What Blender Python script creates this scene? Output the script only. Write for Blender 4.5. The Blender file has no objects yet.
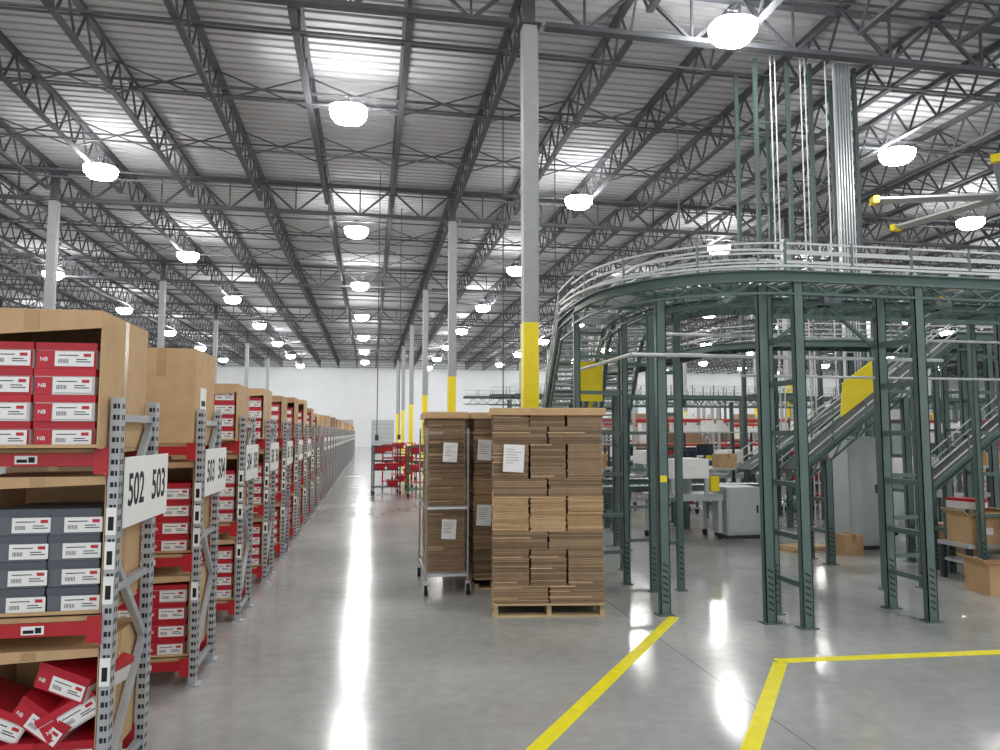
import bpy, math, random, bmesh
from mathutils import Vector, Matrix, Euler
random.seed(7)
scene=bpy.context.scene
COL=scene.collection
try:
    scene.view_settings.view_transform='Standard'
except Exception: pass

# ---------------------------------------------------------------- materials
def lin(c):
    r=[]
    for x in c:
        x/=255.0
        r.append(x/12.92 if x<=.04045 else ((x+.055)/1.055)**2.4)
    return r
def mat(name,c,rough=.55,metal=0.0,var=.12,scale=6,bump=0.0,stretch=None):
    m=bpy.data.materials.new(name); m.use_nodes=True
    nt=m.node_tree; b=nt.nodes['Principled BSDF']
    b.inputs['Roughness'].default_value=rough; b.inputs['Metallic'].default_value=metal
    L=lin(c)
    tc=nt.nodes.new('ShaderNodeTexCoord'); n=nt.nodes.new('ShaderNodeTexNoise')
    n.inputs['Scale'].default_value=scale; n.inputs['Detail'].default_value=4
    if stretch:
        mp=nt.nodes.new('ShaderNodeMapping'); mp.inputs['Scale'].default_value=stretch
        nt.links.new(tc.outputs['Object'],mp.inputs['Vector']); nt.links.new(mp.outputs['Vector'],n.inputs['Vector'])
    else: nt.links.new(tc.outputs['Object'],n.inputs['Vector'])
    r=nt.nodes.new('ShaderNodeValToRGB')
    r.color_ramp.elements[0].position=.3; r.color_ramp.elements[1].position=.7
    r.color_ramp.elements[0].color=[x*(1-var) for x in L]+[1]
    r.color_ramp.elements[1].color=[min(1,x*(1+var)) for x in L]+[1]
    nt.links.new(n.outputs['Fac'],r.inputs['Fac']); nt.links.new(r.outputs['Color'],b.inputs['Base Color'])
    return m
M_truss=mat('truss_paint',(74,76,81),.65)
M_deck=mat('roof_deck',(184,185,188),.85,var=.05,scale=.4)
M_groove=mat('deck_groove',(164,165,168),.85,var=.05,scale=.4)  # rib sides and grooves of the deck, coloured darker than its flats
M_wall=mat('wall_paint',(230,233,236),.7,var=.03,scale=.5)
M_col=mat('column_grey',(152,155,157),.5,var=.05)
M_yel=mat('safety_yellow',(238,214,24),.45,var=.05)
M_tape=mat('tape_yellow',(240,228,20),.5,var=.08,scale=12)
M_red=mat('beam_red',(182,30,42),.4,var=.08)
M_upr=mat('upright_grey',(176,180,184),.4,.2,var=.06)
M_hole=mat('hole_dark',(35,36,40),.8,var=0)
M_green=mat('conveyor_green',(88,108,104),.4,.1,var=.1)
M_gdark=mat('mast_green',(66,82,79),.45,.1,var=.1)
M_steel=mat('galvanised',(190,194,196),.3,.6,var=.1,scale=20)
M_alu=mat('white_pipe',(196,200,200),.4,.2,var=.05)
M_dark=mat('dark_metal',(60,64,68),.5,.3)
M_black=mat('black_rubber',(24,24,26),.7)
M_belt=mat('belt',(70,72,74),.7)
M_card=[mat('cardboard_a',(200,166,124),.8,var=.08,scale=9),mat('cardboard_b',(186,152,112),.8,var=.08,scale=9),
        mat('cardboard_c',(208,176,136),.8,var=.08,scale=9),mat('cardboard_d',(154,129,102),.85,var=.1,scale=9),mat('cardboard_e',(136,113,89),.85,var=.1,scale=9),
        mat('cardboard_f',(168,142,112),.85,var=.1,scale=9)]
M_tapeb=mat('packing_tape',(180,146,104),.25,var=.03)
M_sred=mat('shoe_red',(194,34,52),.45,var=.05)
M_sredl=mat('shoe_red_lid',(178,24,42),.45,var=.05)
M_sgry=mat('shoe_grey',(100,106,115),.5,var=.05)
M_sgryl=mat('shoe_grey_lid',(82,88,97),.5,var=.05)
M_swht=mat('shoe_white',(216,212,210),.5,var=.04)
M_lab=mat('label_white',(242,242,240),.6,var=.02)
M_ink=mat('ink',(18,18,20),.7,var=0)
M_wood=mat('pallet_wood',(200,176,134),.75,var=.2,scale=4,stretch=(1,12,12))
M_board=mat('shelf_board',(190,160,120),.8,var=.12,scale=14)
M_cab=mat('cabinet_grey',(180,187,187),.4,var=.04)
M_cabd=mat('cabinet_dark',(110,118,122),.4,var=.04)
M_blade=mat('blade_grey',(168,172,170),.5,var=.04)
M_blue=mat('screen_dark',(30,44,62),.2,var=.1)
M_house=mat('lamp_housing',(200,200,200),.4,var=.03)

def emis(name,c,s):
    m=bpy.data.materials.new(name); m.use_nodes=True
    b=m.node_tree.nodes['Principled BSDF']
    b.inputs['Base Color'].default_value=(.9,.9,.9,1)
    b.inputs['Emission Color'].default_value=(*c,1); b.inputs['Emission Strength'].default_value=s
    return m
M_lamp=emis('lamp_diffuser',(1,.99,.97),102)

def floor_mat():
    m=bpy.data.materials.new('polished_concrete'); m.use_nodes=True
    nt=m.node_tree; N=nt.nodes; Lk=nt.links; b=N['Principled BSDF']
    tc=N.new('ShaderNodeTexCoord')
    n1=N.new('ShaderNodeTexNoise'); n1.inputs['Scale'].default_value=.55; n1.inputs['Detail'].default_value=7
    n2=N.new('ShaderNodeTexNoise'); n2.inputs['Scale'].default_value=9; n2.inputs['Detail'].default_value=6
    for n in (n1,n2): Lk.new(tc.outputs['Object'],n.inputs['Vector'])
    ad=N.new('ShaderNodeMath'); ad.operation='MULTIPLY_ADD'; ad.inputs[1].default_value=.35
    Lk.new(n2.outputs['Fac'],ad.inputs[0]); Lk.new(n1.outputs['Fac'],ad.inputs[2])
    r=N.new('ShaderNodeValToRGB'); r.color_ramp.elements[0].position=.45; r.color_ramp.elements[1].position=.9
    r.color_ramp.elements[0].color=lin((146,147,145))+[1]; r.color_ramp.elements[1].color=lin((186,187,184))+[1]
    Lk.new(ad.outputs[0],r.inputs['Fac'])
    br=N.new('ShaderNodeTexBrick'); br.offset=0; br.inputs['Scale'].default_value=1
    br.inputs['Mortar Size'].default_value=.0035; br.inputs['Mortar Smooth'].default_value=.3
    br.inputs['Brick Width'].default_value=4.2; br.inputs['Row Height'].default_value=6.1
    mp=N.new('ShaderNodeMapping'); mp.inputs['Location'].default_value=(-2.32,-2.2,0)
    Lk.new(tc.outputs['Object'],mp.inputs['Vector']); Lk.new(mp.outputs['Vector'],br.inputs['Vector'])
    mx=N.new('ShaderNodeMix'); mx.data_type='RGBA'; mx.inputs['B'].default_value=lin((100,100,98))+[1]
    Lk.new(br.outputs['Fac'],mx.inputs['Factor']); Lk.new(r.outputs['Color'],mx.inputs['A'])
    Lk.new(mx.outputs['Result'],b.inputs['Base Color'])
    rr=N.new('ShaderNodeMapRange'); rr.inputs['To Min'].default_value=.1; rr.inputs['To Max'].default_value=.19
    Lk.new(n1.outputs['Fac'],rr.inputs['Value']); Lk.new(rr.outputs['Result'],b.inputs['Roughness'])
    bp=N.new('ShaderNodeBump'); bp.inputs['Strength'].default_value=.05; bp.inputs['Distance'].default_value=.02
    n3=N.new('ShaderNodeTexNoise'); n3.inputs['Scale'].default_value=2; n3.inputs['Detail'].default_value=3
    Lk.new(tc.outputs['Object'],n3.inputs['Vector'])
    Lk.new(n3.outputs['Fac'],bp.inputs['Height']); Lk.new(bp.outputs['Normal'],b.inputs['Normal'])
    return m
M_floor=floor_mat()

# ---------------------------------------------------------------- mesh builder
class MB:
    def __init__(s): s.v=[];s.f=[];s.mi=[];s.ms=[]
    def mx(s,m):
        if m not in s.ms: s.ms.append(m)
        return s.ms.index(m)
    def hexa(s,p,m):
        o=len(s.v); s.v+= [tuple(x) for x in p]; i=s.mx(m)
        for q in ((0,3,2,1),(4,5,6,7),(0,1,5,4),(1,2,6,5),(2,3,7,6),(3,0,4,7)):
            s.f.append(tuple(o+k for k in q)); s.mi.append(i)
        return s
    def box(s,c,d,m,rot=None):
        x,y,z=d[0]/2,d[1]/2,d[2]/2
        P=[Vector(t) for t in ((-x,-y,-z),(x,-y,-z),(x,y,-z),(-x,y,-z),(-x,-y,z),(x,-y,z),(x,y,z),(-x,y,z))]
        if rot: 
            R=Euler(rot).to_matrix(); P=[R@p for p in P]
        return s.hexa([p+Vector(c) for p in P],m)
    def b2(s,a,b,m):
        return s.box([(a[i]+b[i])/2 for i in range(3)],[abs(b[i]-a[i]) for i in range(3)],m)
    def frame(s,a,b):
        a=Vector(a);b=Vector(b);t=(b-a).normalized()
        up=Vector((0,0,1)) if abs(t.z)<.95 else Vector((1,0,0))
        n=t.cross(up).normalized(); u=n.cross(t).normalized()
        return a,b,n,u
    def beam(s,a,b,w,h,m):
        a,b,n,u=s.frame(a,b)
        n=n*w/2;u=u*h/2
        return s.hexa([a-n-u,a+n-u,b+n-u,b-n-u,a-n+u,a+n+u,b+n+u,b-n+u],m)
    def cyl(s,a,b,r,m,n=8,r2=None):
        a,b,nn,u=s.frame(a,b); r2=r if r2 is None else r2
        o=len(s.v); i=s.mx(m)
        for (c,q) in ((a,r),(b,r2)):
            for k in range(n):
                t=2*math.pi*k/n; s.v.append(tuple(c+nn*math.cos(t)*q+u*math.sin(t)*q))
        for k in range(n):
            s.f.append((o+k,o+(k+1)%n,o+n+(k+1)%n,o+n+k)); s.mi.append(i)
        s.f.append(tuple(o+k for k in range(n))[::-1]); s.mi.append(i)
        s.f.append(tuple(o+n+k for k in range(n))); s.mi.append(i)
        return s
    def poly(s,p,m):
        o=len(s.v); s.v+=[tuple(x) for x in p]; s.f.append(tuple(range(o,o+len(p)))); s.mi.append(s.mx(m)); return s
    def sweep(s,pts,off,w,h,m,dz=0):
        pts=[Vector(p) for p in pts]; o=len(s.v); i=s.mx(m)
        for k,p in enumerate(pts):
            t=(pts[min(k+1,len(pts)-1)]-pts[max(k-1,0)]); t.z=0; t.normalize()
            n=Vector((t.y,-t.x,0)); c=p+n*off+Vector((0,0,dz))
            for (a,b) in ((-1,-1),(1,-1),(1,1),(-1,1)):
                s.v.append(tuple(c+n*a*w/2+Vector((0,0,b*h/2))))
        for k in range(len(pts)-1):
            a=o+4*k;b=a+4
            for q in range(4):
                s.f.append((a+q,a+(q+1)%4,b+(q+1)%4,b+q)); s.mi.append(i)
        s.f.append((o+3,o+2,o+1,o)); s.mi.append(i)
        e=o+4*(len(pts)-1); s.f.append((e,e+1,e+2,e+3)); s.mi.append(i)
        return s
    def build(s,name='m'):
        me=bpy.data.meshes.new(name); me.from_pydata(s.v,[],s.f)
        for m in s.ms: me.materials.append(m)
        me.polygons.foreach_set('material_index',s.mi); me.update()
        bm=bmesh.new(); bm.from_mesh(me); bmesh.ops.recalc_face_normals(bm,faces=bm.faces); bm.to_mesh(me); bm.free()
        return me
KIDS={}
def O(name,mesh,parent=None,loc=(0,0,0),rot=(0,0,0),**p):
    if isinstance(mesh,MB): mesh=mesh.build(name)
    o=bpy.data.objects.new(name,mesh); COL.objects.link(o); o.location=loc; o.rotation_euler=rot
    if parent: o.parent=parent; KIDS.setdefault(parent.name,[]).append(o)
    for k,v in p.items(): o[k]=v
    return o
def E(name,loc=(0,0,0),rot=(0,0,0),parent=None,**p):
    o=O(name,None,parent,loc,rot,**p); o.empty_display_size=.1; return o
def clone(root,loc,rot=None,parent=None,**p):
    c=root.copy(); COL.objects.link(c); c.location=loc
    if rot is not None: c.rotation_euler=rot
    if parent: c.parent=parent; KIDS.setdefault(parent.name,[]).append(c)
    for k,v in p.items(): c[k]=v
    for ch in KIDS.get(root.name,[]):
        clone(ch,ch.location,None,c)
    return c
def text_mesh(body,size,m,ext=.0005,off=.012):
    cu=bpy.data.curves.new('t','FONT'); cu.body=body; cu.size=size; cu.align_x='CENTER'; cu.align_y='CENTER'; cu.extrude=ext; cu.offset=size*off
    to=bpy.data.objects.new('t',cu); COL.objects.link(to)
    dg=bpy.context.evaluated_depsgraph_get(); dg.update()
    me=bpy.data.meshes.new_from_object(to.evaluated_get(dg)); bpy.data.objects.remove(to)
    me.materials.clear(); me.materials.append(m); return me

# ---------------------------------------------------------------- shell
S='structure'
X0,X1,Y0,Y1=-42,88,-4,86
ZD=10.05
O('floor',MB().b2((X0,Y0,-.2),(X1,Y1,0),M_floor),kind=S,label='polished grey concrete warehouse floor')
O('wall_back',MB().b2((X0,Y1,0),(X1,Y1+.2,ZD+.2),M_wall),kind=S,label='white far wall')
O('wall_left',MB().b2((X0-.2,Y0,0),(X0,Y1,ZD+.2),M_wall),kind=S,label='white side wall')
O('wall_right',MB().b2((X1,Y0,0),(X1+.2,Y1,ZD+.2),M_wall),kind=S,label='white side wall')
b=MB(); y=Y0; vs=[]; per=.3
while y<Y1:
    for (dy,z) in ((0,0),(.19,0),(.215,.04),(.275,.04)): vs.append((y+dy,z))
    y+=per
for i in range(len(vs)-1):
    (ya,za),(yb,zb)=vs[i],vs[i+1]
    b.poly([(X0,ya,ZD+za),(X1,ya,ZD+za),(X1,yb,ZD+zb),(X0,yb,ZD+zb)],M_deck if (i%4)==0 else M_groove)
O('ceiling',b,kind=S,label='corrugated light grey metal roof deck')
for i,x in enumerate((-9,-3.2,1.5,30,36)):
    b=MB(); b.b2((x-1.3,Y1-.08,0),(x+1.3,Y1-.001,3.2),M_cab)
    for k in range(1,6): b.b2((x-1.28,Y1-.1,k*.53),(x+1.28,Y1-.08,k*.53+.03),M_cabd)
    O('door_%d'%(i+1),b,kind=S,label='grey sectional loading door')

# ---------------------------------------------------------------- roof steel
BX,BY=12.6,12.2; CX=2.72; JS=BX/6
ZB,ZT=9.15,9.99
def joist():
    b=MB(); L=BY
    b.b2((-.07,0,ZT-.06),(.07,L,ZT+.055),M_truss); b.b2((-.065,.5,ZB),(.065,L-.5,ZB+.06),M_truss)
    n=12; p=(L-1.0)/n
    b.beam((0,0,ZT-.03),(0,.5,ZB+.03),.04,.04,M_truss); b.beam((0,L,ZT-.03),(0,L-.5,ZB+.03),.04,.04,M_truss)
    for i in range(n):
        a=.5+i*p
        b.beam((0,a,ZB+.03),(0,a+p/2,ZT-.03),.04,.04,M_truss); b.beam((0,a+p/2,ZT-.03),(0,a+p,ZB+.03),.04,.04,M_truss)
    return b.build('roof_joist')
JM=joist()
GZ=8.95
def girder():
    b=MB(); L=BX
    b.b2((0,-.09,ZT-.12),(L,.09,ZT-.061),M_truss); b.b2((.3,-.09,GZ),(L-.3,.09,GZ+.09),M_truss)
    n=6;p=L/n
    for i in range(n):
        a=i*p
        b.beam((a+.05,0,ZT-.1),(a+p/2,0,GZ+.04),.06,.06,M_truss); b.beam((a+p/2,0,GZ+.04),(a+p-.05,0,ZT-.1),.06,.06,M_truss)
        b.beam((a+p/2,0,GZ+.04),(a+p/2,0,ZT-.1),.04,.04,M_truss)
    return b.build('roof_girder')
GM=girder()
for k in range(0,7):
    ymin,ymax=k*BY,(k+1)*BY
    j=int((-.456*ymax-CX)/JS)-1
    while True:
        x=CX+j*JS
        if x>ymax*1.0+1.5 or x>X1-1: break
        if x>X0+1:
            O('roof_joist',JM,None,(x,ymin,0),group='roof joists',category='roof joist',label='dark grey open-web steel bar joist under the roof deck')
        j+=1
for k in range(1,7):
    for j in range(-4,7):
        x=CX+j*BX
        if x<-.456*k*BY-14 or x>k*BY+1 : continue
        if x<X0 or x+BX>X1: continue
        O('roof_girder',GM,None,(x,k*BY,0),group='roof girders',category='roof girder',label='dark grey steel truss girder spanning between columns')
y=1.2
i=0
while y<84:
    xl=max(X0+.2,-.5*y-5); xr=min(X1-.2,y+6)
    b=MB(); z=ZB-.012 if i%2==0 else ZT-.09
    b.b2((xl,y-.025,z),(xr,y+.025,z+.035),M_truss)
    O('joist_bridging',b,group='joist bridging',category='bridging bar',label='thin dark steel bridging bar across the joists')
    y+=1.53; i+=1
cb=MB(); cb.beam((0,0,ZB+.03),(JS,0,ZT-.05),.03,.03,M_truss); cb.beam((0,.04,ZT-.05),(JS,.04,ZB+.03),.03,.03,M_truss)
cb=cb.build('cross_bridging')
for y in (7.6,16.8,20.2,29.0,32.6):
    j=int((-.456*y-CX)/JS)-1
    while CX+j*JS<min(y*1.0,24):
        O('cross_bridging',cb,None,(CX+j*JS,y,0),group='cross bridging',category='bridging bar',label='dark steel crossed bridging bars between roof joists'); j+=1
for k,y in enumerate((4.4,10.4,16.6,22.8,29,35.2,41.4,50,60,70)):
    b=MB(); xl=max(X0+.2,-.5*y-5); xr=min(X1-.2,y+6)
    b.cyl((xl,y,9.45),(xr,y,9.45),.035,M_truss,8)
    O('sprinkler_pipe',b,group='sprinkler pipes',category='pipe',label='long thin sprinkler pipe threaded through the roof joists')
for (x,y,zb) in ((2.95,16.0,2.0),(.2,20.6,1.6),(.95,24.0,1.6),(4.81,18.4,3.2),(6.9,15.2,2.4)):
    O('power_drop_rod',MB().cyl((x,y,zb),(x,y,9.2),.014,M_dark,6).b2((x-.05,y-.04,zb-.16),(x+.05,y+.04,zb),M_dark),group='power drops',category='power drop',label='thin dark power drop rod hanging from the roof steel')

# columns
def column():
    e=E('steel_column',(0,0,0),label='grey square steel column with yellow painted base section',category='column',group='roof columns')
    O('shaft',MB().b2((-.125,-.125,0),(.125,.125,8.93),M_col).b2((-.2,-.2,8.93),(.2,.2,8.95),M_truss).b2((-.1,-.1,8.95),(.1,.1,9.9),M_truss),e)
    O('yellow_sleeve',MB().b2((-.133,-.133,.02),(.133,.133,3.56),M_yel),e,label='yellow painted lower section')
    O('base_plate',MB().b2((-.2,-.2,0),(.2,.2,.02),M_col),e)
    O('conduit',MB().cyl((.15,-.05,3.56),(.15,-.05,8.9),.012,M_col,6),e)
    return e
c0=column(); c0.location=(CX,BY,0)
for k in range(1,7):
    for j in range(-3,6):
        x,y=CX+j*BX,k*BY
        if (j==0 and k==1) or x<-.456*y-5 or x>y+3 or x>X1-2: continue
        clone(c0,(x,y,0))

# ---------------------------------------------------------------- lights
def lamp():
    e=E('high_bay_light',(0,0,0),label='glowing rounded led high bay light hanging from the joists',category='ceiling light',group='high bay lights')
    b=MB(); w,d=.42,.38; n=20  # lens widened and rounded, its shape stands in for glare around the lamp
    def ring(s,z):
        R=[]
        for i in range(n):
            t=2*math.pi*i/n; c,q=math.cos(t),math.sin(t); p=.8
            R.append((s*w*math.copysign(abs(c)**p,c),s*d*math.copysign(abs(q)**p,q),z))
        return R
    rs=[ring(.4,-.19),ring(.75,-.14),ring(.95,-.03),ring(1.0,.12)]
    b.poly(rs[0],M_lamp)
    for a,c in zip(rs,rs[1:]):
        for i in range(n):
            j=(i+1)%n; b.poly([a[i],a[j],c[j],c[i]],M_lamp)
    O('diffuser',b,e)
    O('housing',MB().cyl((0,0,.121),(0,0,.2),.36,M_house,20,.2),e)
    O('hanger',MB().cyl((0,0,.2),(0,0,.42),.01,M_dark,6).b2((-.1,-.02,.42),(.1,.02,.45),M_dark),e)
    return e
l0=lamp(); first=True
ZL=8.82
rows=[(-21.2,11.3),(-14.3,6.3),(-7.4,11.3),(-.57,6.4),(6.32,1.75),(13.4,6.4),(20.2,1.55),(27.1,6.3),(34,1.55),(41,6.3),(48,1.55),(55,6.3),(62,1.55)]
for (x,ys) in rows:
    k=0
    while True:
        y=ys+9.75*k; k+=1
        if y>82: break
        if x<-.456*y-8 or x>y+7: continue
        if first: l0.location=(x,y,ZL); first=False
        else: clone(l0,(x,y,ZL))

# ---------------------------------------------------------------- shoe boxes, cartons
def shoebox_parts(mside,mfront,ml,w=.24,h=.113,d=.33,band=False):
    bb=MB().b2((-w/2,.001,0),(w/2,d,h*.97),mside).b2((-w/2,0,0),(w/2,.001,h*.7),mfront)
    if band: bb.b2((-w/2,-.0008,0),(-w/2+.07,0,h*.68),M_sred)
    body=bb.build('body')
    lid=MB().b2((-w/2-.003,-.004,h*.72),(w/2+.003,d+.003,h),ml).build('lid')
    b=MB(); y=-.0045
    lx=.03; b.b2((lx-.075,y-.001,.01),(lx+.082,y,.076),M_lab)
    for i in range(7):
        b.b2((lx-.06+i*.006,y-.0016,.024),(lx-.06+i*.006+.0025,y-.001,.042),M_ink)
    b.b2((lx+.01,y-.0016,.028),(lx+.07,y-.001,.032),M_ink); b.b2((lx+.01,y-.0016,.038),(lx+.055,y-.001,.042),M_ink)
    b.b2((lx-.06,y-.0016,.056),(lx+.02,y-.001,.06),M_ink); b.b2((lx+.04,y-.0016,.052),(lx+.07,y-.001,.066),M_sred)
    return body,lid,b.build('label')
NBm=text_mesh('NB',.024,M_lab)
def shoebox(kind):
    if kind=='red': e=E('shoe_box',label='red and white shoe box with white barcode label',category='shoe box',group='shoe boxes in cartons'); P=shoebox_parts(M_swht,M_sred,M_sredl)
    elif kind=='white': e=E('shoe_box',label='red lidded white shoe box with red band and barcode label',category='shoe box',group='shoe boxes in cartons'); P=shoebox_parts(M_swht,M_swht,M_sred,band=True)
    else: e=E('shoe_box',label='slate grey shoe box with white barcode label',category='shoe box',group='grey shoe boxes'); P=shoebox_parts(M_sgry,M_sgry,M_sgryl,w=.205)
    O('body',P[0],e);O('lid',P[1],e);O('label_sticker',P[2],e)
    if kind!='grey': O('emblem',NBm,e,(-.09,-.0016,.04),(math.pi/2,0,0),label='white letter emblem')
    return e
SB={'red':shoebox('red'),'white':shoebox('white'),'grey':shoebox('grey')}
far=MB().b2((-.12,0,0),(.12,.33,.113),M_swht).b2((-.12,-.001,0),(.12,0,.08),M_sred).b2((-.04,-.003,.014),(.1,-.001,.07),M_lab).b2((-.122,-.002,.084),(.122,.332,.114),M_sredl).build('shoe_box')
used=set()
def put_sb(kind,loc,rot=(0,0,0)):
    if kind not in used:
        used.add(kind); e=SB[kind]; e.location=loc; e.rotation_euler=rot; return e
    return clone(SB[kind],loc,rot)
def open_carton(w,d,h,m,flap=.07,name='carton'):
    t=.005; b=MB()
    b.b2((-w/2,0,0),(w/2,d,t),m)
    b.b2((-w/2,t,t),(-w/2+t,d,h),m); b.b2((w/2-t,t,t),(w/2,d,h),m)
    b.b2((-w/2+t,d-t,t),(w/2-t,d,h),m)
    b.b2((-w/2,0,h),(w/2,d,h+t),m)
    b.hexa([(-w/2,-t,h-flap),(w/2,-t,h-flap*.6),(w/2,0,h-flap*.6),(-w/2,0,h-flap),(-w/2,-t,h+t),(w/2,-t,h+t),(w/2,0,h+t),(-w/2,0,h+t)],m)
    b.b2((-w/2,0,0),(w/2,t,.02),m)
    b.b2((w/2,d*.46,.02),(w/2+.001,d*.54,h),M_tapeb)
    b.b2((-.03,-.007,h-flap*.7),(.03,-.0055,h),M_tapeb)
    return b.build(name)
def closed_carton(w,d,h,m):
    b=MB(); b.b2((-w/2,0,0),(w/2,d,h),m)
    b.b2((-.03,-.001,h*.7),(.03,0,h+.001),M_tapeb); b.b2((-.03,0,h),(.03,d,h+.0012),M_tapeb)
    b.b2((w/2,d*.25,h*.35),(w/2+.001,d*.55,h*.6),M_lab)
    b.b2((w/2+.001,d*.3,h*.4),(w/2+.002,d*.5,h*.46),M_ink)
    return b.build('carton')
OC={}
def get_oc(w,d,h,mi,fl=.07):
    k=(w,d,h,mi,fl)
    if k not in OC: OC[k]=open_carton(w,d,h,M_card[mi],fl)
    return OC[k]
CC={}
def get_cc(w,d,h,mi):
    k=(w,d,h,mi)
    if k not in CC: CC[k]=closed_carton(w,d,h,M_card[mi] if mi<6 else M_lab)
    return CC[k]
# ---------------------------------------------------------------- racks
RW=2.5; RD=.6; RH=1.81; AX=-1.10
LV=[.16,.83,1.56]
def frame_mb(b):
    for y in (0,RD-.06):
        b.b2((-.045,y,0),(0,y+.06,RH),M_upr); b.b2((-.06,y-.02,0),(.03,y+.08,.012),M_upr)
        z=.06
        while z<RH-.03:
            for dy in (.018,.042):
                b.b2((0,y+dy-.006,z),(.0006,y+dy+.006,z+.022),M_hole)
            b.b2((-.034,y-.0006,z),(-.02,y,z+.022),M_hole); b.b2((-.016,y-.0006,z),(-.006,y,z+.022),M_hole)
            z+=.05
    for (a,c) in (((.04,.1),(RD-.04,.62)),((.04,1.12),(RD-.04,.62)),((.04,1.12),(RD-.04,1.7))):
        b.beam((-.03,a[0],a[1]),(-.03,c[0],c[1]),.03,.035,M_upr)
    for z in (.1,.95,1.72): b.beam((-.03,.04,z),(-.03,RD-.04,z),.03,.035,M_upr)
    return b
FM=frame_mb(MB()).build('upright_frame')
def beam_mb(b,y,z): 
    b.b2((-RW+.05,y-.022,z-.055),(-.047,y+.022,z+.0),M_red)
    b.b2((-.05,y-.03,z-.1),(-.045+.001,y+.03,z+.03),M_red); b.b2((-.1,y-.028,z-.09),(-.046,y-.024,z+.025),M_red)
    return b
BMs=[beam_mb(MB(),0,0).build('beam')]
DKm=MB().b2((-RW+.06,.01,0),(-.06,RD-.02,.018),M_board).build('shelf_deck')
STm=MB().b2((0,0,0),(.09,.001,.036),M_lab).b2((.008,-.0006,.006),(.05,0,.02),M_ink).b2((.055,-.0006,.006),(.08,0,.03),M_ink).build('beam_label')
def sign(parent,t1,t2):
    e=O('aisle_sign',MB().b2((.004,.06,1.22),(.010,.76,1.54),M_lab),parent,label='white aisle number sign with black digits reading '+t1+' '+t2)
    for (t,y) in ((t1,.225),(t2,.595)):
        o=O('lettering',text_mesh(t,.21,M_ink,off=.016),e,(.0105,y,1.38),(math.pi/2,0,math.pi/2)); o.scale=(.78,1,1)
    return e
def make_rack():
    e=E('storage_rack',label='grey perforated steel rack with red beams holding cartons',category='storage rack',group='racks lining the aisle')
    O('upright_frame',FM,e); O('upright_frame',FM,e,(-RW+.045,0,0))
    for z in LV:
        O('beam',BMs[0],e,(0,.012,z)); O('beam',BMs[0],e,(0,RD-.03,z))
        O('shelf_deck',DKm,e,(0,0,z+.001),label='brown particle board shelf')
    for z in LV: O('beam_label',STm,e,(-.42 if z>1 else -.36,-.0115,z-.045),label='white barcode sticker')
    for z in (.9,1.05,1.2,.55): O('upright_label',MB().b2((-.045,-.002,z),(-.002,-.001,z+.12),M_lab).b2((-.035,-.0026,z+.02),(-.012,-.002,z+.08),M_ink),e,label='white location sticker')
    return e
R0=make_rack()
fb=MB(); frame_mb(fb)
for z in LV:
    beam_mb(fb,.012,z); beam_mb(fb,RD-.03,z); fb.b2((-RW+.06,.01,z+.001),(-.06,RD-.02,z+.019),M_board)
fb.b2((.004,.06,1.22),(.010,.76,1.54),M_lab).b2((.0105,.1,1.31),(.011,.32,1.44),M_ink).b2((.0105,.47,1.31),(.011,.7,1.44),M_ink)
RFar=fb.build('storage_rack')
PITCH=1.65
G='cartons on the racks'
NR=[]
for k in range(33):
    Y=3.5+PITCH*k; base=(AX,Y,0)
    if k==0: R0.location=base; r=R0
    elif k<9: r=clone(R0,base)
    else: r=O('storage_rack',RFar,None,base,label='grey perforated steel rack with red beams holding cartons',category='storage rack',group='racks lining the aisle')
    if k<7: NR.append((r,k))
    for li,z in enumerate(LV):
        zz=z+.021
        w=.56; hh=(.52,.6,.6)[li]
        if li==2 and k>0: hh=random.choice((.6,.56,.5,.54,.62,.66)) if k!=1 else .64
        cx=AX-.06-w/2
        if k<9 and not (k==1 and li==2):
            mi=0 if k==0 else random.choice((0,1,2))
            yy=Y-.1 if li==2 else Y+.03
            O('carton',get_oc(w,.66 if li==2 else .55,hh,mi,.12 if li==2 else .05),None,(cx,yy,zz),group=G,category='carton',label='open-fronted brown cardboard carton full of shoe boxes on a rack')
            dep=yy+.012
            if k==0 and li==0:
                for i,(x,dz,ro,rz_) in enumerate([(-1.29,.0,0,0),(-1.54,.0,0,.05),(-1.25,.17,-.5,.15),(-1.43,.155,.62,-.1),(-1.60,.16,.5,.2),(-1.33,.31,.3,-.25)]):
                    e=put_sb('white' if i in (1,2,4) else 'red',(x,dep+.02,zz+.012+dz),(0,ro,rz_))
                    e['label']='red and white shoe box tumbled in an open carton'
            else:
                kind='grey' if (k==0 and li==1) else 'red'
                for c in range(2):
                    for q in range(4):
                        wq=.25 if kind=='red' else .212
                        x=AX-.08-wq/2-c*(wq+.003)
                        kd=kind
                        if kind=='red' and random.random()<(.35 if k==0 else .3): kd='white'
                        loc=(x+random.uniform(-.003,.003),dep+random.uniform(0,.02),zz+.006+q*.1145)
                        if k<4: put_sb(kd,loc)
                        else: O('shoe_box',far,None,loc,group='shoe boxes in cartons',category='shoe box',label='red shoe box with white barcode label')
            x2=cx-w-.03
            O('carton',get_cc(w,.52,hh-.02,random.choice((0,1,2,3))),None,(x2,Y+.04,zz),group=G,category='carton',label='taped brown cardboard carton on a rack shelf')
        elif k==1:
            O('carton',get_cc(w-.12,.6,hh,0),None,(cx+.06,Y-.0,zz),group=G,category='carton',label='tall plain brown carton on the top rack shelf')
            for q in range(3):
                put_sb('red',(cx-.3,Y-.08,zz+q*.1145)); put_sb('red',(cx-.56,Y-.06,zz+q*.1145))
        else:
            O('carton',get_cc(w,.52,hh-random.choice((.02,.1)),random.choice((0,1,2,3))),None,(cx,Y+.04,zz),group=G,category='carton',label='taped brown cardboard carton on a rack shelf')
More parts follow.
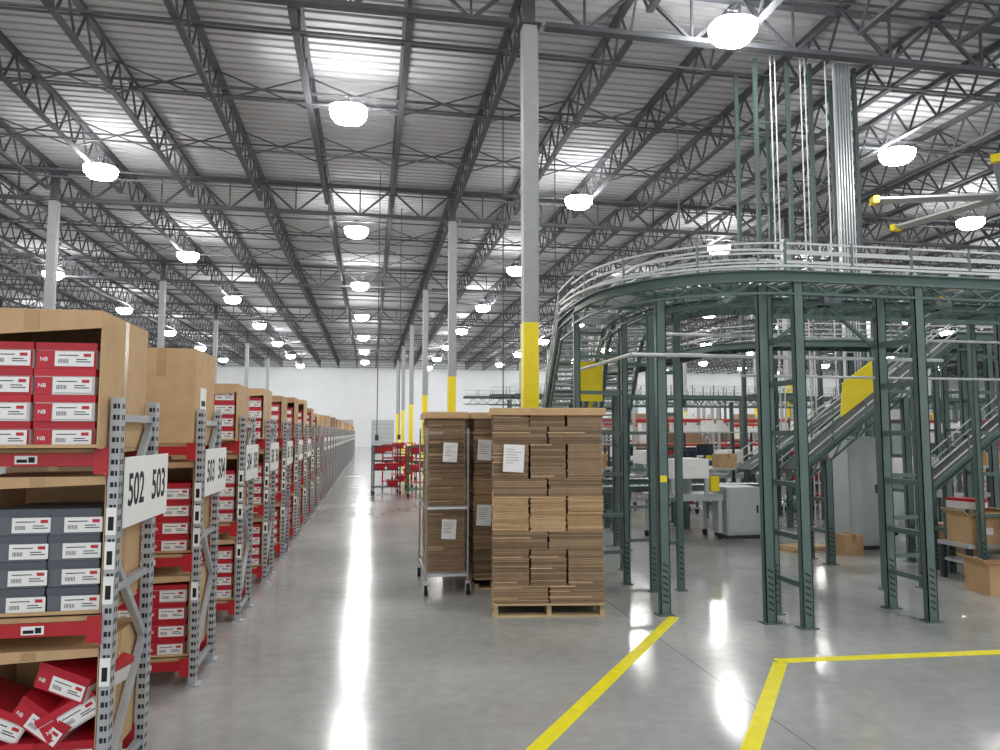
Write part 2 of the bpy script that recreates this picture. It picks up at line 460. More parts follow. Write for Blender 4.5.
for r,k in NR: sign(r,str(502+k),str(503+k))

# ---------------------------------------------------------------- pallet + flattened cardboard
def bundle(w,d,h,seed,mats):
    rr=random.Random(seed); b=MB(); n=10; p=h/n
    base=rr.choice(mats)
    skew=rr.uniform(-.008,.008)
    for i in range(n):
        j=rr.uniform(-.006,.006)+skew*(i/n-.5); jy=rr.uniform(-.01,.01)
        m=base if rr.random()<.5 else rr.choice(mats)
        b.b2((-w/2+j+.008,-d/2+jy,i*p+.002),(w/2+j-.008,d/2+jy*.3,(i+1)*p-.001),m)
        if rr.random()<.14:
            b.b2((-w/2+j+.0,-d/2+jy-.006,i*p+.002),(-w/2+w*rr.uniform(.3,.8),-d/2+jy,(i+1)*p-.003),M_card[2])
    return b.build('flattened_carton_bundle')
def pallet(loc,rz,w=1.02,d=1.02):
    e=E('wooden_pallet',loc,(0,0,rz),label='light wooden pallet under a stack of flattened cartons',category='pallet')
    for x in (-w/2+.03,0,w/2-.03):
        b=MB(); b.b2((x-.02,-d/2,.016),(x+.02,-d/2+.22,.1),M_wood).b2((x-.02,-d/2+.4,.016),(x+.02,d/2-.4,.1),M_wood).b2((x-.02,d/2-.22,.016),(x+.02,d/2,.1),M_wood).b2((x-.02,-d/2,.06),(x+.02,d/2,.1),M_wood)
        O('stringer',b,e)
    for i in range(7):
        y=-d/2+.05+i*(d-.1)/6; O('deck_board',MB().b2((-w/2,y-.045,.1),(w/2,y+.045,.116),M_wood),e)
    for y in (-d/2+.05,0,d/2-.05): O('bottom_board',MB().b2((-w/2,y-.045,0),(w/2,y+.045,.016),M_wood),e)
    return e
BMX={}
def stack(loc,rz,w,d,z0,z1,nx,ny,tiers,gname,cap=True):
    R=Matrix.Rotation(rz,3,'Z'); bd=d/ny; bh=(z1-z0)/tiers
    for t in range(tiers):
        lite=(t in (tiers//2,tiers//2-1)) and nx>1
        nxx=nx if (nx<3 or t%3) else nx-1
        bw2=w/nxx
        for i in range(nxx):
            for j in range(ny):
                key=(round(bw2,3),round(bd,3),round(bh,4),random.randrange(6),lite)
                if key not in BMX: BMX[key]=bundle(bw2-.002,bd-.03,bh-.001,len(BMX)*13+5,[M_card[2],M_card[0],M_card[1]] if lite else [M_card[3],M_card[5],M_card[5],M_card[4]])
                p=R@Vector((-w/2+bw2*(i+.5),-d/2+bd*(j+.5),0))
                O('flattened_carton_bundle',BMX[key],None,(loc[0]+p.x,loc[1]+p.y+random.uniform(-.01,.01),z0+t*bh),(0,0,rz+random.uniform(-.014,.014)),group=gname,category='cardboard bundle',label='bundle of flattened brown cardboard cartons stacked in a tall pile')
    if cap:
        b=MB(); b.b2((-w/2-.02,-d/2-.02,z1+.001),(w/2+.02,d/2+.02,z1+.012),M_card[2])
        b.b2((-w/2-.02,-d/2-.02,z1-.055),(w/2+.02,-d/2-.016,z1+.001),M_card[0])
        b.b2((-w/2-.024,-d/2-.02,z1-.055),(-w/2-.02,d/2+.02,z1+.012),M_card[0])
        b.b2((w/2+.02,-d/2-.02,z1-.055),(w/2+.024,d/2+.02,z1+.012),M_card[0])
        O('cardboard_cap',b,None,(loc[0],loc[1],0),(0,0,rz),category='cardboard lid',label='shallow light cardboard lid covering the top of the pile')
def paper(loc,rz,w=.19,h=.25,tilt=.05):
    b=MB(); b.b2((-w/2,-.001,-h/2),(w/2,.0,h/2),M_lab)
    for i in range(6): b.b2((-w*.38,-.0015,h*.32-i*h*.1),(w*random.uniform(.0,.38),-.001,h*.32-i*h*.1+.004),M_cabd)
    O('paper_label',b,None,loc,(0,tilt,rz),category='paper label',label='white printed sheet taped to the stacked cardboard',group='paper labels')
rz=-.15
pallet((1.69,6.97,0),rz)
stack((1.69,6.97),rz,1.02,.98,.118,1.87,3,2,11,'flattened cartons on the near pallet')
paper((1.30,6.515,1.42),rz)
pallet((1.62,8.22,0),0)
stack((1.62,8.22),0,1.04,1.0,.118,1.86,3,2,12,'flattened cartons on the second pallet')
paper((1.22,7.685,1.47),0,.16,.22); paper((1.21,7.685,.78),0,.16,.22)
pallet((1.5,9.5,0),0)
stack((1.5,9.5),0,1.02,1.0,.118,1.83,2,2,12,'flattened cartons on the third pallet')
def wire_cart(loc):
    e=E('wheeled_shelf_cart',loc,label='galvanised wheeled cart with wire shelves carrying flattened cartons',category='cart')
    W,D=.43,1.02
    for x in (-W/2,W/2):
        for y in (-D/2,D/2):
            O('post',MB().cyl((x,y,.14),(x,y,1.7),.011,M_steel,8),e)
            b=MB(); b.cyl((x-.016,y,.05),(x+.016,y,.05),.05,M_black,14)
            O('caster',b,e); 
            O('caster_fork',MB().b2((x-.026,y-.02,.04),(x-.02,y+.02,.12),M_steel).b2((x+.02,y-.02,.04),(x+.026,y+.02,.12),M_steel).b2((x-.026,y-.03,.12),(x+.026,y+.03,.14),M_steel),e)
    for z in (.2,.88):
        b=MB()
        for x in (-W/2,W/2): b.beam((x,-D/2,z),(x,D/2,z),.015,.025,M_steel)
        for y in (-D/2,D/2): b.beam((-W/2,y,z),(W/2,y,z),.015,.025,M_steel)
        for i in range(1,30): b.beam((-W/2,-D/2+i*D/30,z+.008),(W/2,-D/2+i*D/30,z+.008),.005,.005,M_steel)
        O('wire_shelf',b,e)
wire_cart((.80,8.02,0))
stack((.80,8.04),0,.385,.94,.216,.85,1,2,4,'flattened cartons on the cart',False)
stack((.80,8.04),0,.385,.94,.896,1.86,1,2,7,'flattened cartons on the cart')
paper((.83,7.54,1.45),0,.15,.2); paper((.82,7.54,.66),0,.15,.2)

# ---------------------------------------------------------------- floor tape
def tape(a,b_,w=.095):
    a=Vector((a[0],a[1],0));c=Vector((b_[0],b_[1],0)); t=(c-a).normalized(); n=Vector((t.y,-t.x,0))*w/2
    m=MB(); z=Vector((0,0,.0025))
    m.hexa([a-n,a+n,c+n,c-n,a-n+z,a+n+z,c+n+z,c-n+z],M_tape)
    O('floor_tape_line',m,None,category='floor marking',label='bright yellow tape line stuck on the concrete floor',group='floor tape lines')
tape((-.42,2.1),(2.72,6.27)); tape((.87,2.13),(2.935,4.91)); tape((2.93,4.955),(9,4.60))

# ---------------------------------------------------------------- conveyors
def post(b,x,y,z0,z1,w=.095,d=.06,holes=True):
    t=.008
    b.b2((x-w/2,y-d/2,z0),(x+w/2,y-d/2+t,z1),M_green)
    b.b2((x-w/2,y-d/2,z0),(x-w/2+t,y+d/2,z1),M_green); b.b2((x+w/2-t,y-d/2,z0),(x+w/2,y+d/2,z1),M_green)
    yy=y-d/2-.0006
    if holes:
        for i in range(7): b.box((x,yy,z0+.12+i*.055),(w*.62,.001,.014),M_hole,(0,.5,0))
    b.b2((x-w*.8,y-d,z0),(x+w*.8,y+d,z0+.012),M_green)
def hframe(parent,x,ya,yb,z1,rungs=(.35,.75,1.2,1.65,2.1,2.5)):
    e=E('support_frame',(0,0,0),parent=parent)
    for y in (ya,yb):
        b=MB(); post(b,x,y,0,z1); O('leg',b,e)
    for z in rungs:
        if z<z1-.1: O('rung',MB().beam((x,ya+.02,z),(x,yb-.02,z),.05,.045,M_green),e)
def xframe(parent,xa,xb,y,z1,rungs=(.35,.75,1.2,1.65,2.1,2.5)):
    e=E('support_frame',(0,0,0),parent=parent)
    for x in (xa,xb):
        b=MB(); post(b,x,y,0,z1,w=.07,d=.05); O('leg',b,e)
    for z in rungs:
        if z<z1-.1: O('rung',MB().beam((xa,y,z),(xb,y,z),.03,.04,M_green),e)
def walk(pts,step):
    P=[Vector(p) for p in pts]; acc=0; out=[]
    for i in range(len(P)-1):
        t=P[i+1]-P[i]; L=t.length; th=t.copy(); th.z=0; th.normalize(); n=Vector((th.y,-th.x,0)); q=step-acc
        while q<=L:
            out.append((P[i]+t*(q/L),n)); q+=step
        acc=step-(q-L)
    return out
def conveyor(name,pts,label,wid=.55,guard=True,ch=.09,rails=(.12,.2,.29),rollers=False,truss=0):
    e=E(name,(0,0,0),label=label,category='conveyor')
    tot=sum((Vector(pts[i+1])-Vector(pts[i])).length for i in range(len(pts)-1))
    for s_ in (-1,1):
        b=MB(); b.sweep(pts,s_*wid/2,.012,ch,M_green,dz=0)
        b.sweep(pts,s_*(wid/2+.02),.045,.012,M_green,dz=ch/2); b.sweep(pts,s_*(wid/2+.02),.045,.012,M_green,dz=-ch/2)
        O('side_channel',b,e)
        if truss:
            b=MB(); b.sweep(pts,s_*wid/2,.03,.022,M_green,dz=-truss)
            w_=walk(pts,.2)
            for i in range(len(w_)-1):
                a=w_[i][0]+w_[i][1]*s_*wid/2; c=w_[i+1][0]+w_[i+1][1]*s_*wid/2
                if i%2: a=a+Vector((0,0,-.04)); c=c+Vector((0,0,-truss))
                else: a=a+Vector((0,0,-truss)); c=c+Vector((0,0,-.04))
                b.beam(a,c,.014,.014,M_green)
            O('lower_truss',b,e,label='open green lattice below the side channel')
        if guard:
            b=MB()
            for rzv in rails: b.sweep(pts,s_*(wid/2+.03),.014,.016,M_alu,dz=rzv)
            for c,n in walk(pts,.6):
                c=c+n*s_*(wid/2+.03); b.b2((c.x-.01,c.y-.01,c.z+.04),(c.x+.01,c.y+.01,c.z+rails[-1]+.02),M_green)
            O('guard_rail',b,e,label='silver guard rails on green stanchions')
    if rollers:
        b=MB()
        for c,n in walk(pts,.12): 
            c=c+Vector((0,0,.03)); b.cyl(c-n*wid*.48,c+n*wid*.48,.02,M_steel,6)
        O('rollers',b,e,kind='stuff',label='silver conveyor rollers')
    else:
        O('belt',MB().sweep(pts,0,wid-.03,.02,M_belt,dz=.03),e,label='dark rubber belt')
    for c,n in walk(pts,max(.7,tot/40)):
        c=c-Vector((0,0,.03)); O('cross_member',MB().beam(c-n*wid/2,c+n*wid/2,.04,.03,M_green),e)
    return e
zc=3.02
def ring_path(c,r,xend,yend,z):
    p=[(xend,c[1]-r,z),(c[0],c[1]-r,z)]
    for i in range(1,17):
        a=-math.pi/2-math.pi/2*i/16; p.append((c[0]+r*math.cos(a),c[1]+r*math.sin(a),z))
    p.append((c[0]-r,yend,z)); return p
arc=ring_path((3.72,7.19),1.215,15,7.7,zc)
cv=conveyor('overhead_conveyor',arc,'green elevated roller conveyor curving round on tall legs',rollers=True,truss=.15)
for x in (3.68,4.88,7.4): hframe(cv,x,5.72,6.22,2.97)
b=MB(); post(b,2.67,6.36,0,2.97); b.b2((2.635,6.329,1.2),(2.70,6.3295,1.26),M_yel); O('leg',b,cv)
b=MB(); post(b,3.46,5.93,0,2.97); O('leg',b,cv)
for (a,c) in (((3.4,7.0),(3.68,6.2)),((3.46,5.95),(3.46,6.7))):
    O('cross_beam',MB().beam((a[0],a[1],2.95),(c[0],c[1],2.95),.05,.05,M_green),cv)
xframe(cv,2.25,2.8,7.7,2.96)
xframe(cv,2.95,3.25,7.3,2.96,(.5,.95,1.4,1.85,2.3))
O('conduit',MB().cyl((2.35,6.26,2.37),(5.6,6.26,2.37),.018,M_alu,8),cv,label='silver conduit')
O('conduit',MB().cyl((2.35,6.26,2.37),(2.35,8.0,2.37),.018,M_alu,8),cv,label='silver conduit')
O('conduit',MB().cyl((2.7,6.5,2.6),(9.0,6.5,2.6),.014,M_alu,8),cv,label='silver conduit')
O('conduit',MB().cyl((3.5,6.4,2.2),(8.0,6.4,2.2),.012,M_alu,8),cv,label='silver conduit')
for x in (3.75,4.95): O('conduit',MB().cyl((x,6.28,.4),(x,6.28,2.95),.012,M_alu,8),cv,label='silver conduit')
O('conduit',MB().sweep(arc,-.42,.03,.02,M_alu,dz=.06),cv,label='silver cable raceway')
O('conduit',MB().sweep(arc,.2,.02,.02,M_alu,dz=.36),cv,label='silver conduit')
O('tie_beam',MB().beam((3.68,6.24,2.76),(7.4,6.24,2.76),.03,.04,M_green),cv)
for (xa,xb,za,zb) in ((3.68,4.3,2.45,2.9),(4.88,4.3,2.45,2.9),(4.88,5.6,2.45,2.9),(7.4,6.7,2.45,2.9)):
    O('brace',MB().beam((xa,6.25,za),(xb,6.25,zb),.03,.03,M_green),cv)
b=MB()
for i in range(24):
    x=3.9+i*.45; b.b2((x-.05,5.68,3.06),(x+.05,5.7,3.11),M_steel)
O('roller_bracket',b,cv,kind='stuff',label='small steel brackets along the conveyor edge')
for x in (4.2,5.4,6.3,6.9): 
    O('drive_motor',MB().cyl((x,6.12,2.9),(x+.18,6.12,2.9),.045,M_cabd,12).b2((x+.05,6.08,2.94),(x+.14,6.16,2.98),M_yel if x==5.4 else M_cabd),cv,label='small gear motor with cover')
arc2=ring_path((4.1,7.75),.85,15,8.6,2.98)
cv2=conveyor('overhead_conveyor',arc2,'inner green elevated conveyor curve beside the outer one',wid=.42,rollers=True,rails=(.13,.24))
xframe(cv2,3.05,3.5,8.5,2.92); xframe(cv2,5.4,5.85,6.95,2.92); xframe(cv2,6.6,6.95,6.95,2.92); xframe(cv2,8.2,8.65,6.95,2.92)
dp=[(2.505,7.72,3.0),(2.5,8.3,2.95),(2.95,11.3,1.35)]
dc=conveyor('declining_conveyor',dp,'green inclined conveyor running down with yellow guards',wid=.5,rails=(.13,.26,.4),rollers=True,truss=.18)
hframe(dc,2.85,9.7,10.0,2.1,(.5,1.0,1.5)); hframe(dc,3.3,10.9,11.2,1.4,(.4,.9))
b=MB(); b.box((2.74,8.75,2.3),(.3,.03,.5),M_yel); O('guard_panel',b,dc,label='yellow guard panel')
O('guard_panel',MB().hexa([(2.85,8.8,2.4),(2.88,8.8,2.4),(3.12,10.2,1.65),(3.09,10.2,1.65),(2.85,8.8,2.85),(2.88,8.8,2.85),(3.12,10.2,2.1),(3.09,10.2,2.1)],M_yel),dc,label='yellow guard panel')
dp2=[(3.25,8.66,2.98),(3.3,9.0,2.9),(3.95,11.6,1.4)]
dc2=conveyor('declining_conveyor',dp2,'second green inclined conveyor running down beside the first',wid=.4,rails=(.13,.26),rollers=True)
hframe(dc2,3.6,9.9,10.3,2.2,(.5,1.0,1.5))
ip=[(5.35,8.6,1.15),(7.75,8.6,2.9)]
ic=conveyor('inclined_conveyor',ip,'steep straight green inclined conveyor rising beside grey cabinets',wid=.4,rails=(.14,.3),truss=.18)
hframe(ic,6.9,8.38,8.82,2.1,(.4,.9,1.35,1.8)); hframe(ic,5.75,8.38,8.82,1.3,(.4,.8))
ipb=[(7.75,8.6,2.95),(14,8.6,2.95)]
icb=conveyor('overhead_conveyor',ipb,'green elevated conveyor receiving the incline',wid=.4,rails=(.14,.3),truss=.18)
hframe(icb,8.2,8.38,8.82,2.88,(.5,1.1,1.6,2.1,2.5)); hframe(icb,9.6,8.38,8.82,2.88,(.5,1.1,1.6,2.1,2.5))
O('guard_panel',MB().hexa([(5.95,8.36,1.85),(6.6,8.36,2.3),(6.6,8.38,2.3),(5.95,8.38,1.85),(6.0,8.36,2.3),(6.6,8.36,2.7),(6.6,8.38,2.7),(6.0,8.38,2.3)],M_yel),ic,label='yellow guard panel')
ip2=[(6.3,11.5,1.0),(9.6,11.5,2.95)]
ic2=conveyor('inclined_conveyor',ip2,'green inclined belt conveyor rising in front of the mast frame',wid=.45,rails=(.14,.3))
hframe(ic2,7.3,11.25,11.75,1.5,(.4,.8,1.2)); hframe(ic2,8.9,11.25,11.75,2.4,(.5,1.1,1.7))
ip2b=[(9.6,11.5,3.0),(20,11.5,3.0)]
ic2b=conveyor('overhead_conveyor',ip2b,'green elevated conveyor receiving the incline',wid=.45,rails=(.14,.3))
hframe(ic2b,9.9,11.25,11.75,2.9,(.5,1.1,1.7,2.3)); hframe(ic2b,12,11.25,11.75,2.9,(.5,1.1,1.7,2.3))
ip3=[(6.6,7.75,1.0),(8.6,7.75,2.4)]
ic3=conveyor('inclined_conveyor',ip3,'narrow green inclined chute conveyor with silver rails',wid=.26,rails=(.12,.24))
hframe(ic3,8.3,7.6,7.9,2.1,(.9,1.4,1.8)); hframe(ic3,6.8,7.62,7.88,1.05,(.5,))
p3=[(30,10.0,3.0),(7.2,10.0,3.0),(6.2,10.15,3.0),(5.6,10.7,3.0),(5.4,11.8,3.0),(5.4,20,3.0)]
c3=conveyor('overhead_conveyor',p3,'green elevated conveyor line crossing behind on ladder legs',rails=(.14,.3))
for x in (7.5,9.2,11.0,13,15): hframe(c3,x,9.73,10.27,2.92,(.5,1.1,1.7,2.3))
for y in (12.6,14.2,16,18,19.8): xframe(c3,5.13,5.67,y,2.92,(.6,1.4,2.2))
p4=[(4.0,24,2.9),(32,24,2.9)]
c4=conveyor('overhead_conveyor',p4,'long green elevated conveyor deep in the warehouse',rails=(.14,.3),truss=.3)
for x in (6,10,14,18,22,26,30): hframe(c4,x,23.73,24.27,2.8,(.6,1.4,2.2))
p4b=[(3.6,18.2,2.6),(24,18.2,2.6)]
c4b=conveyor('overhead_conveyor',p4b,'green elevated conveyor spanning above the packing tables',rails=(.14,.3),truss=.25)
for x in (4.0,6.6,9.8,13,16.4,20): hframe(c4b,x,17.93,18.47,2.5,(.6,1.4,2.0))
p7=[(4.0,31,3.2),(44,31,3.2)]
c7=conveyor('overhead_conveyor',p7,'long green elevated conveyor deep in the warehouse',rails=(.14,.3),truss=.3)
for x in range(6,44,5): hframe(c7,x,30.73,31.27,3.1,(.6,1.4,2.2))
p5=[(4.5,17.2,.9),(20,17.2,.9)]
c5=conveyor('floor_conveyor',p5,'low green roller conveyor at waist height',guard=False)
for x in range(5,20,2): hframe(c5,x,16.93,17.47,.8,(.3,))
p8=[(4.3,13.1,.75),(6.6,13.1,.75)]
c8=conveyor('floor_conveyor',p8,'low green roller conveyor at waist height',guard=False,rollers=True)
for x in (4.4,5.6,6.5): hframe(c8,x,12.83,13.37,.68,(.3,))
p9=[(3.9,11.95,.7),(7.0,12.15,.7)]
c9=conveyor('floor_conveyor',p9,'low green roller conveyor at waist height',guard=False,rollers=True,wid=.4)
for x in (4.1,5.4,6.8): hframe(c9,x,11.85,12.25,.63,(.3,))
p6=[(9,29,1.0),(34,29,1.0)]
c6=conveyor('floor_conveyor',p6,'low green roller conveyor at waist height',guard=False)
for x in range(10,34,3): hframe(c6,x,28.73,29.27,.92,(.3,))

DX=.6
tw=E('vertical_lift_frame',(0,0,0),label='tall dark green steel mast frame reaching the roof with cross braces',category='lift frame')
for (x,y) in ((6.85,12.75),(7.55,12.75),(6.85,13.5),(7.55,13.5),(8.05,12.75),(9.05,12.75),(9.05,13.5)):
    O('mast',MB().b2((x+DX-.035,y-.035,0),(x+DX+.035,y+.035,9.1),M_gdark).b2((x+DX-.09,y-.09,0),(x+DX+.09,y+.09,.012),M_gdark),tw)
for z in (1.2,2.4,3.6,5.0,6.4,7.8):
    for (a,c) in (((6.85,12.75),(7.55,12.75)),((6.85,13.5),(7.55,13.5)),((6.85,12.75),(6.85,13.5)),((7.55,12.75),(7.55,13.5))):
        O('brace',MB().beam((a[0]+DX,a[1],z),(c[0]+DX,c[1],z),.03,.04,M_gdark),tw)
for (za,zb) in ((3.6,5),(5,6.4),(6.4,7.8)):
    O('brace',MB().beam((8.05+DX,12.76,za),(9.05+DX,12.76,zb),.025,.03,M_gdark),tw)
for x in (7.1,7.2,7.75,7.85,8.3):
    O('vertical_conduit',MB().cyl((x+DX,12.6,0),(x+DX,12.6,9.1),.014,M_alu,8),None,group='vertical conduits',category='conduit',label='thin silver conduit running from floor to roof')
b=MB(); b.b2((8.5+DX,12.62,0),(8.83+DX,12.66,9.1),M_alu)
for i in range(6): b.b2((8.5+DX+i*.062,12.57,0),(8.52+DX+i*.062,12.62,9.1),M_steel)
O('cable_tray',b,None,category='cable tray',label='pale ribbed vertical cable tray running up to the roof')

def cabinet(loc,w,d,h,m=M_cab,label='grey steel control cabinet'):
    e=E('control_cabinet',loc,label=label,category='cabinet')
    O('body',MB().b2((-w/2,0,.06),(w/2,d,h),m).b2((-w/2+.02,.02,0),(w/2-.02,d-.02,.06),M_dark),e)
    dd=O('door',MB().b2((-w/2+.02,-.015,.1),(w/2-.02,-.0005,h-.04),m),e)
    O('handle',MB().b2((w/2-.09,-.04,h*.5),(w/2-.07,-.016,h*.5+.12),M_dark),dd)
    return e
cabinet((5.8,10.6,0),.58,.5,.8,label='low light grey cabinet standing on the floor')
cabinet((6.95,9.3,0),.5,.4,1.6,label='tall pale grey control cabinet beneath the conveyor')
cabinet((10.4,12.6,0),.7,.4,1.9,label='tall pale grey control cabinet beneath the conveyor')
def carton(x,y,w,d,h,mi,z=0,r=0,lab='closed brown cardboard carton on the floor'):
    O('carton',get_cc(w,d,h,mi),None,(x,y,z),(0,0,r),category='carton',label=lab.replace('brown','white') if mi==6 else lab,group='loose cartons')
carton(6.5,8.95,.3,.22,.27,0,r=.1)
O('flattened_carton',MB().b2((-.35,-.2,0),(.35,.2,.03),M_card[0]).b2((-.3,-.22,.03),(.3,.16,.06),M_card[2]).build('fc'),None,(6.1,9.55,0),(0,0,.2),category='cardboard',label='flattened brown cartons lying on the floor')
def table(loc,w,d,h,rz=0,shelf=False,lab='grey steel packing table'):
    e=E('packing_table',loc,(0,0,rz),label=lab,category='table')
    O('table_top',MB().b2((-w/2,-d/2,h-.04),(w/2,d/2,h),M_cab),e)
    for x in (-w/2+.04,w/2-.04):
        for y in (-d/2+.04,d/2-.04): O('leg',MB().b2((x-.025,y-.025,0),(x+.025,y+.025,h-.04),M_dark),e)
    O('lower_shelf',MB().b2((-w/2+.03,-d/2+.03,.2),(w/2-.03,d/2-.03,.23),M_cab),e)
    if shelf:
        O('upper_shelf',MB().b2((-w/2,d/2-.35,h+.75),(w/2,d/2,h+.78),M_cab).b2((-w/2,d/2-.04,h),(-w/2+.04,d/2,h+.75),M_dark).b2((w/2-.04,d/2-.04,h),(w/2,d/2,h+.75),M_dark),e)
    return e
def open_top(w,d,h,m):
    t=.006; b=MB()
    b.b2((-w/2,-d/2,0),(w/2,d/2,t),m); b.b2((-w/2,-d/2,t),(-w/2+t,d/2,h),m); b.b2((w/2-t,-d/2,t),(w/2,d/2,h),m)
    b.b2((-w/2+t,-d/2,t),(w/2-t,-d/2+t,h),m); b.b2((-w/2+t,d/2-t,t),(w/2-t,d/2,h),m)
    b.hexa([(-w/2,-d/2,h),(w/2,-d/2,h),(w/2,-d/2+t,h),(-w/2,-d/2+t,h),(-w/2,-d/2-.1,h+.05),(w/2,-d/2-.1,h+.05),(w/2,-d/2-.1+t,h+.055),(-w/2,-d/2-.1+t,h+.055)],m)
    b.hexa([(-w/2,-d/2,h),(-w/2+t,-d/2,h),(-w/2+t,d/2,h),(-w/2,d/2,h),(-w/2-.08,-d/2,h+.07),(-w/2-.08+t,-d/2,h+.075),(-w/2-.08+t,d/2,h+.075),(-w/2-.08,d/2,h+.07)],m)
    b.hexa([(w/2-t,-d/2,h),(w/2,-d/2,h),(w/2,d/2,h),(w/2-t,d/2,h),(w/2+.08-t,-d/2,h+.07),(w/2+.08,-d/2,h+.075),(w/2+.08,d/2,h+.075),(w/2+.08-t,d/2,h+.07)],m)
    b.b2((-w*.2,-d/2-.001,h*.35),(w*.15,-d/2,h*.6),M_lab)
    return b.build('open_carton')
OT=[open_top(.42,.36,.3,M_card[i]) for i in (0,1,5)]
def ocart(x,y,z,i,r=0): O('open_carton',OT[i],None,(x,y,z),(0,0,r),category='carton',label='open brown carton with flaps folded out',group='open cartons')
table((7.3,7.25,0),1.6,.45,.42,lab='low grey table holding open cartons')
for i,x in enumerate((6.78,7.3,7.82)): ocart(x,7.22,.421,i,.05*i-.05)
for i,x in enumerate((6.45,7.0,7.55)): ocart(x,6.64,0,(i+1)%3,.1*i-.1)
ocart(7.0,6.64,.38,0,.12)
ocart(7.62,6.62,.38,1,0)
carton(7.35,8.1,.42,.25,.5,5,0,.1); carton(7.9,8.1,.42,.25,.5,1,0,0)
O('shoe_box',far,None,(6.75,7.08,.80),(0,0,.3),category='shoe box',label='red shoe box on top of an open carton',group='shoe boxes in cartons')
def monitor(loc,rz=0):
    e=E('computer_monitor',loc,(0,0,rz),label='dark flat computer monitor on a packing table',category='monitor',group='monitors')
    O('screen',MB().b2((-.25,-.015,.12),(.25,.015,.44),M_black).b2((-.235,-.017,.135),(.235,-.0151,.425),M_blue),e)
    O('stand',MB().b2((-.02,0,.01),(.02,.03,.13),M_black).b2((-.1,-.06,0),(.1,.08,.012),M_black),e)
rnd=random.Random(3)
for (x,y) in ((4.4,15.2),(7.2,14.8),(9.4,14.8),(11.6,14.8),(13.8,14.8),(4.4,19.2),(7.4,19.2),(9.8,19.2),(12.2,19.2),(14.6,19.2),(17,19.2),(9,27),(12,27),(15,27),(18,27),(21,27),(24,27)):
    table((x,y,0),1.8,.8,.9,shelf=True,lab='grey packing table with upper shelf')
    monitor((x-.4,y+.1,.901))
    carton(x+.4,y-.3,.4,.35,.3,rnd.choice((0,1,6)),.901,lab='brown carton on a packing table')
    carton(x+.3,y+.08,.4,.28,.25,rnd.choice((1,6,6)),1.681,lab='brown carton on the upper shelf of a packing table')
    carton(x-.4,y+.08,.5,.28,.2,rnd.choice((0,6,6)),1.681,lab='brown carton on the upper shelf of a packing table')
def sealer(loc,rz=0):
    e=E('carton_sealing_machine',loc,(0,0,rz),label='light grey carton sealing machine with white hood on wheels',category='machine',group='carton sealing machines')
    O('bed',MB().b2((-.55,-.3,.6),(.55,.3,.7),M_cab),e)
    for x in (-.5,.5):
        for y in (-.26,.26):
            O('leg',MB().b2((x-.03,y-.03,.1),(x+.03,y+.03,.6),M_cab),e)
            O('caster',MB().cyl((x-.02,y,.05),(x+.02,y,.05),.05,M_black,12),e)
    O('hood',MB().b2((-.3,-.34,.95),(.3,.34,1.25),M_lab).b2((-.3,-.34,.7),(-.24,-.28,.95),M_cab).b2((.24,-.34,.7),(.3,-.28,.95),M_cab).b2((-.3,.28,.7),(.3,.34,.95),M_cab),e,label='white machine hood')
    O('control_box',MB().b2((.32,-.36,.75),(.46,-.3,.98),M_yel),e,label='yellow control box')
for p in ((3.5,13.3),(4.0,20.7),(6.4,15.9),(8.5,16.0),(10.6,16.1),(7.4,20.6),(9.6,20.6),(3.6,22.4),(8.9,10.8),(11.8,20.6),(14,20.6),(4.9,10.9)): sealer((p[0],p[1],0))
M_tote=mat('tote_red',(186,30,44),.45); M_gcart=mat('cart_green',(40,110,70),.45)
def tote_cart(loc,rz,mf,lab):
    e=E('tote_cart',loc,(0,0,rz),label=lab,category='cart',group='tote carts')
    for x in (-.35,.35):
        for y in (-.25,.25):
            O('post',MB().cyl((x,y,.12),(x,y,1.3),.018,mf,8),e); O('caster',MB().cyl((x-.02,y,.06),(x+.02,y,.06),.06,M_black,12).b2((x-.03,y-.02,.1),(x+.03,y+.02,.13),M_steel),e)
    for z in (.2,.65,1.1): O('shelf',MB().b2((-.37,-.27,z),(.37,.27,z+.02),mf),e)
    for y in (-.25,.25): 
        for z in (1.3,.9): O('end_rail',MB().beam((-.35,y,z),(.35,y,z),.025,.025,mf),e)
    for z,xs in ((.221,(.18,)),(.671,(-.18,.18)),(1.121,(-.18,))):
        for x in xs:
            b=MB(); w=.14
            b.hexa([(x-w*.85,-.2,z),(x+w*.85,-.2,z),(x+w*.85,.2,z),(x-w*.85,.2,z),(x-w,-.22,z+.16),(x+w,-.22,z+.16),(x+w,.22,z+.16),(x-w,.22,z+.16)],M_tote)
            b.b2((x-w-.01,-.23,z+.145),(x+w+.01,.23,z+.165),M_tote)
            O('tote_bin',b,e,label='red plastic tote bin')
tote_cart((.45,20,0),.1,M_dark,'dark framed wheeled cart stacked with red tote bins')
tote_cart((1.35,19.0,0),0,M_gcart,'green framed wheeled cart holding red tote bins')
tote_cart((.75,22.2,0),0,M_tote,'red wheeled cart stacked with red tote bins')
tote_cart((1.65,21.6,0),.2,M_tote,'red wheeled cart stacked with red tote bins')
tote_cart((1.2,26,0),.2,M_tote,'red wheeled cart stacked with red tote bins')
tote_cart((3.9,14.3,0),0.2,M_dark,'dark framed wheeled cart with red tote bins')
tote_cart((6.3,14.3,0),-.1,M_dark,'dark framed wheeled cart with red tote bins')
tote_cart((9.0,13.9,0),0,M_gcart,'green framed wheeled cart holding red tote bins')
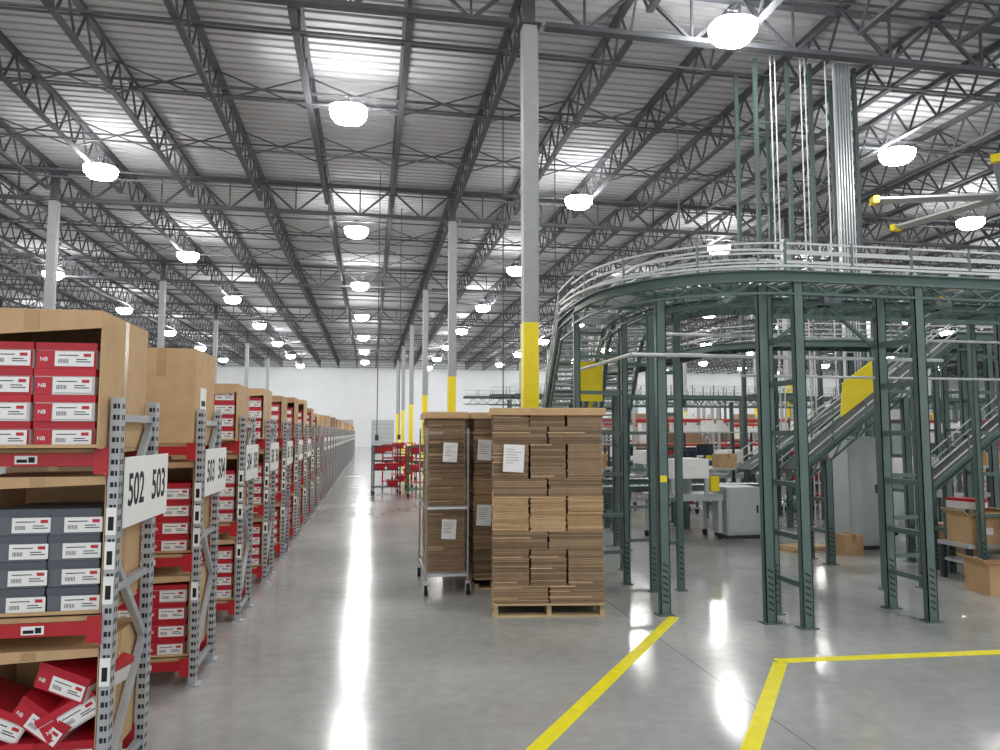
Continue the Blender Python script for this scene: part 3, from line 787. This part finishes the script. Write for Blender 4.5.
def bigrack_mesh():
    b=MB(); W=2.7
    for x in (0,W):
        for y in (0,1.0): b.b2((x-.04,y-.04,0),(x+.04,y+.04,2.6),M_upr)
        b.beam((x,0,.3),(x,1,1.2),.03,.03,M_upr); b.beam((x,1,1.2),(x,0,2.2),.03,.03,M_upr)
    for z in (.3,1.3,2.1):
        for y in (0,1): b.b2((0,y-.03,z-.09),(W,y+.03,z),M_red)
        b.b2((0,0,z),(W,1,z+.02),M_board)
    return b.build('pallet_rack')
BR=bigrack_mesh()
for y in (22.0,34,40):
    for i in range(9):
        x=5.4+i*2.9
        if y==22.0 and i>6: continue
        O('pallet_rack',BR,None,(x,y,0),group='distant pallet racks',category='storage rack',label='tall pallet rack with red beams and cartons')
        for z in (.321,1.321,2.121):
            for q in range(2):
                if rnd.random()<(.7 if z<2 else .35): carton(x+.7+q*1.25,y+.15,.9,.7,.5,rnd.choice((3,5,6,6)),z,lab='large brown carton on a distant pallet rack')

fan=E('ceiling_fan',(16.9,16.4,8.05),(0,0,.74),label='huge dull grey industrial ceiling fan with yellow blade tips',category='ceiling fan')
O('hub',MB().cyl((0,0,-.1),(0,0,.1),.28,M_cabd,20).cyl((0,0,.1),(0,0,.4),.12,M_dark,16),fan)
O('drop_rod',MB().cyl((0,0,.4),(0,0,1.2),.04,M_dark,10),fan)
for i in range(6):
    a=i*math.pi/3
    bl=O('fan_blade',MB().hexa([(.25,-.14,-.05),(3.3,-.13,-.05),(3.3,.13,.02),(.25,.14,.02),(.25,-.14,.0),(3.3,-.13,.0),(3.3,.13,.08),(.25,.14,.08)],M_blade),fan,rot=(0,0,a))
    O('blade_tip',MB().b2((3.3,-.16,-.07),(3.45,.16,.12),M_yel),bl,label='yellow blade tip')

# ---------------------------------------------------------------- world, camera
w=bpy.data.worlds.new('World'); scene.world=w; w.use_nodes=True
w.node_tree.nodes['Background'].inputs['Color'].default_value=(.96,.98,1,1)
w.node_tree.nodes['Background'].inputs['Strength'].default_value=1.2
cam=bpy.data.cameras.new('cam'); cam.lens=26; cam.sensor_width=36; cam.clip_end=300
co=bpy.data.objects.new('camera',cam); COL.objects.link(co)
co.location=(0,0,1.65); co.rotation_euler=(math.radians(94.6),0,math.radians(-10.2))
scene.camera=co
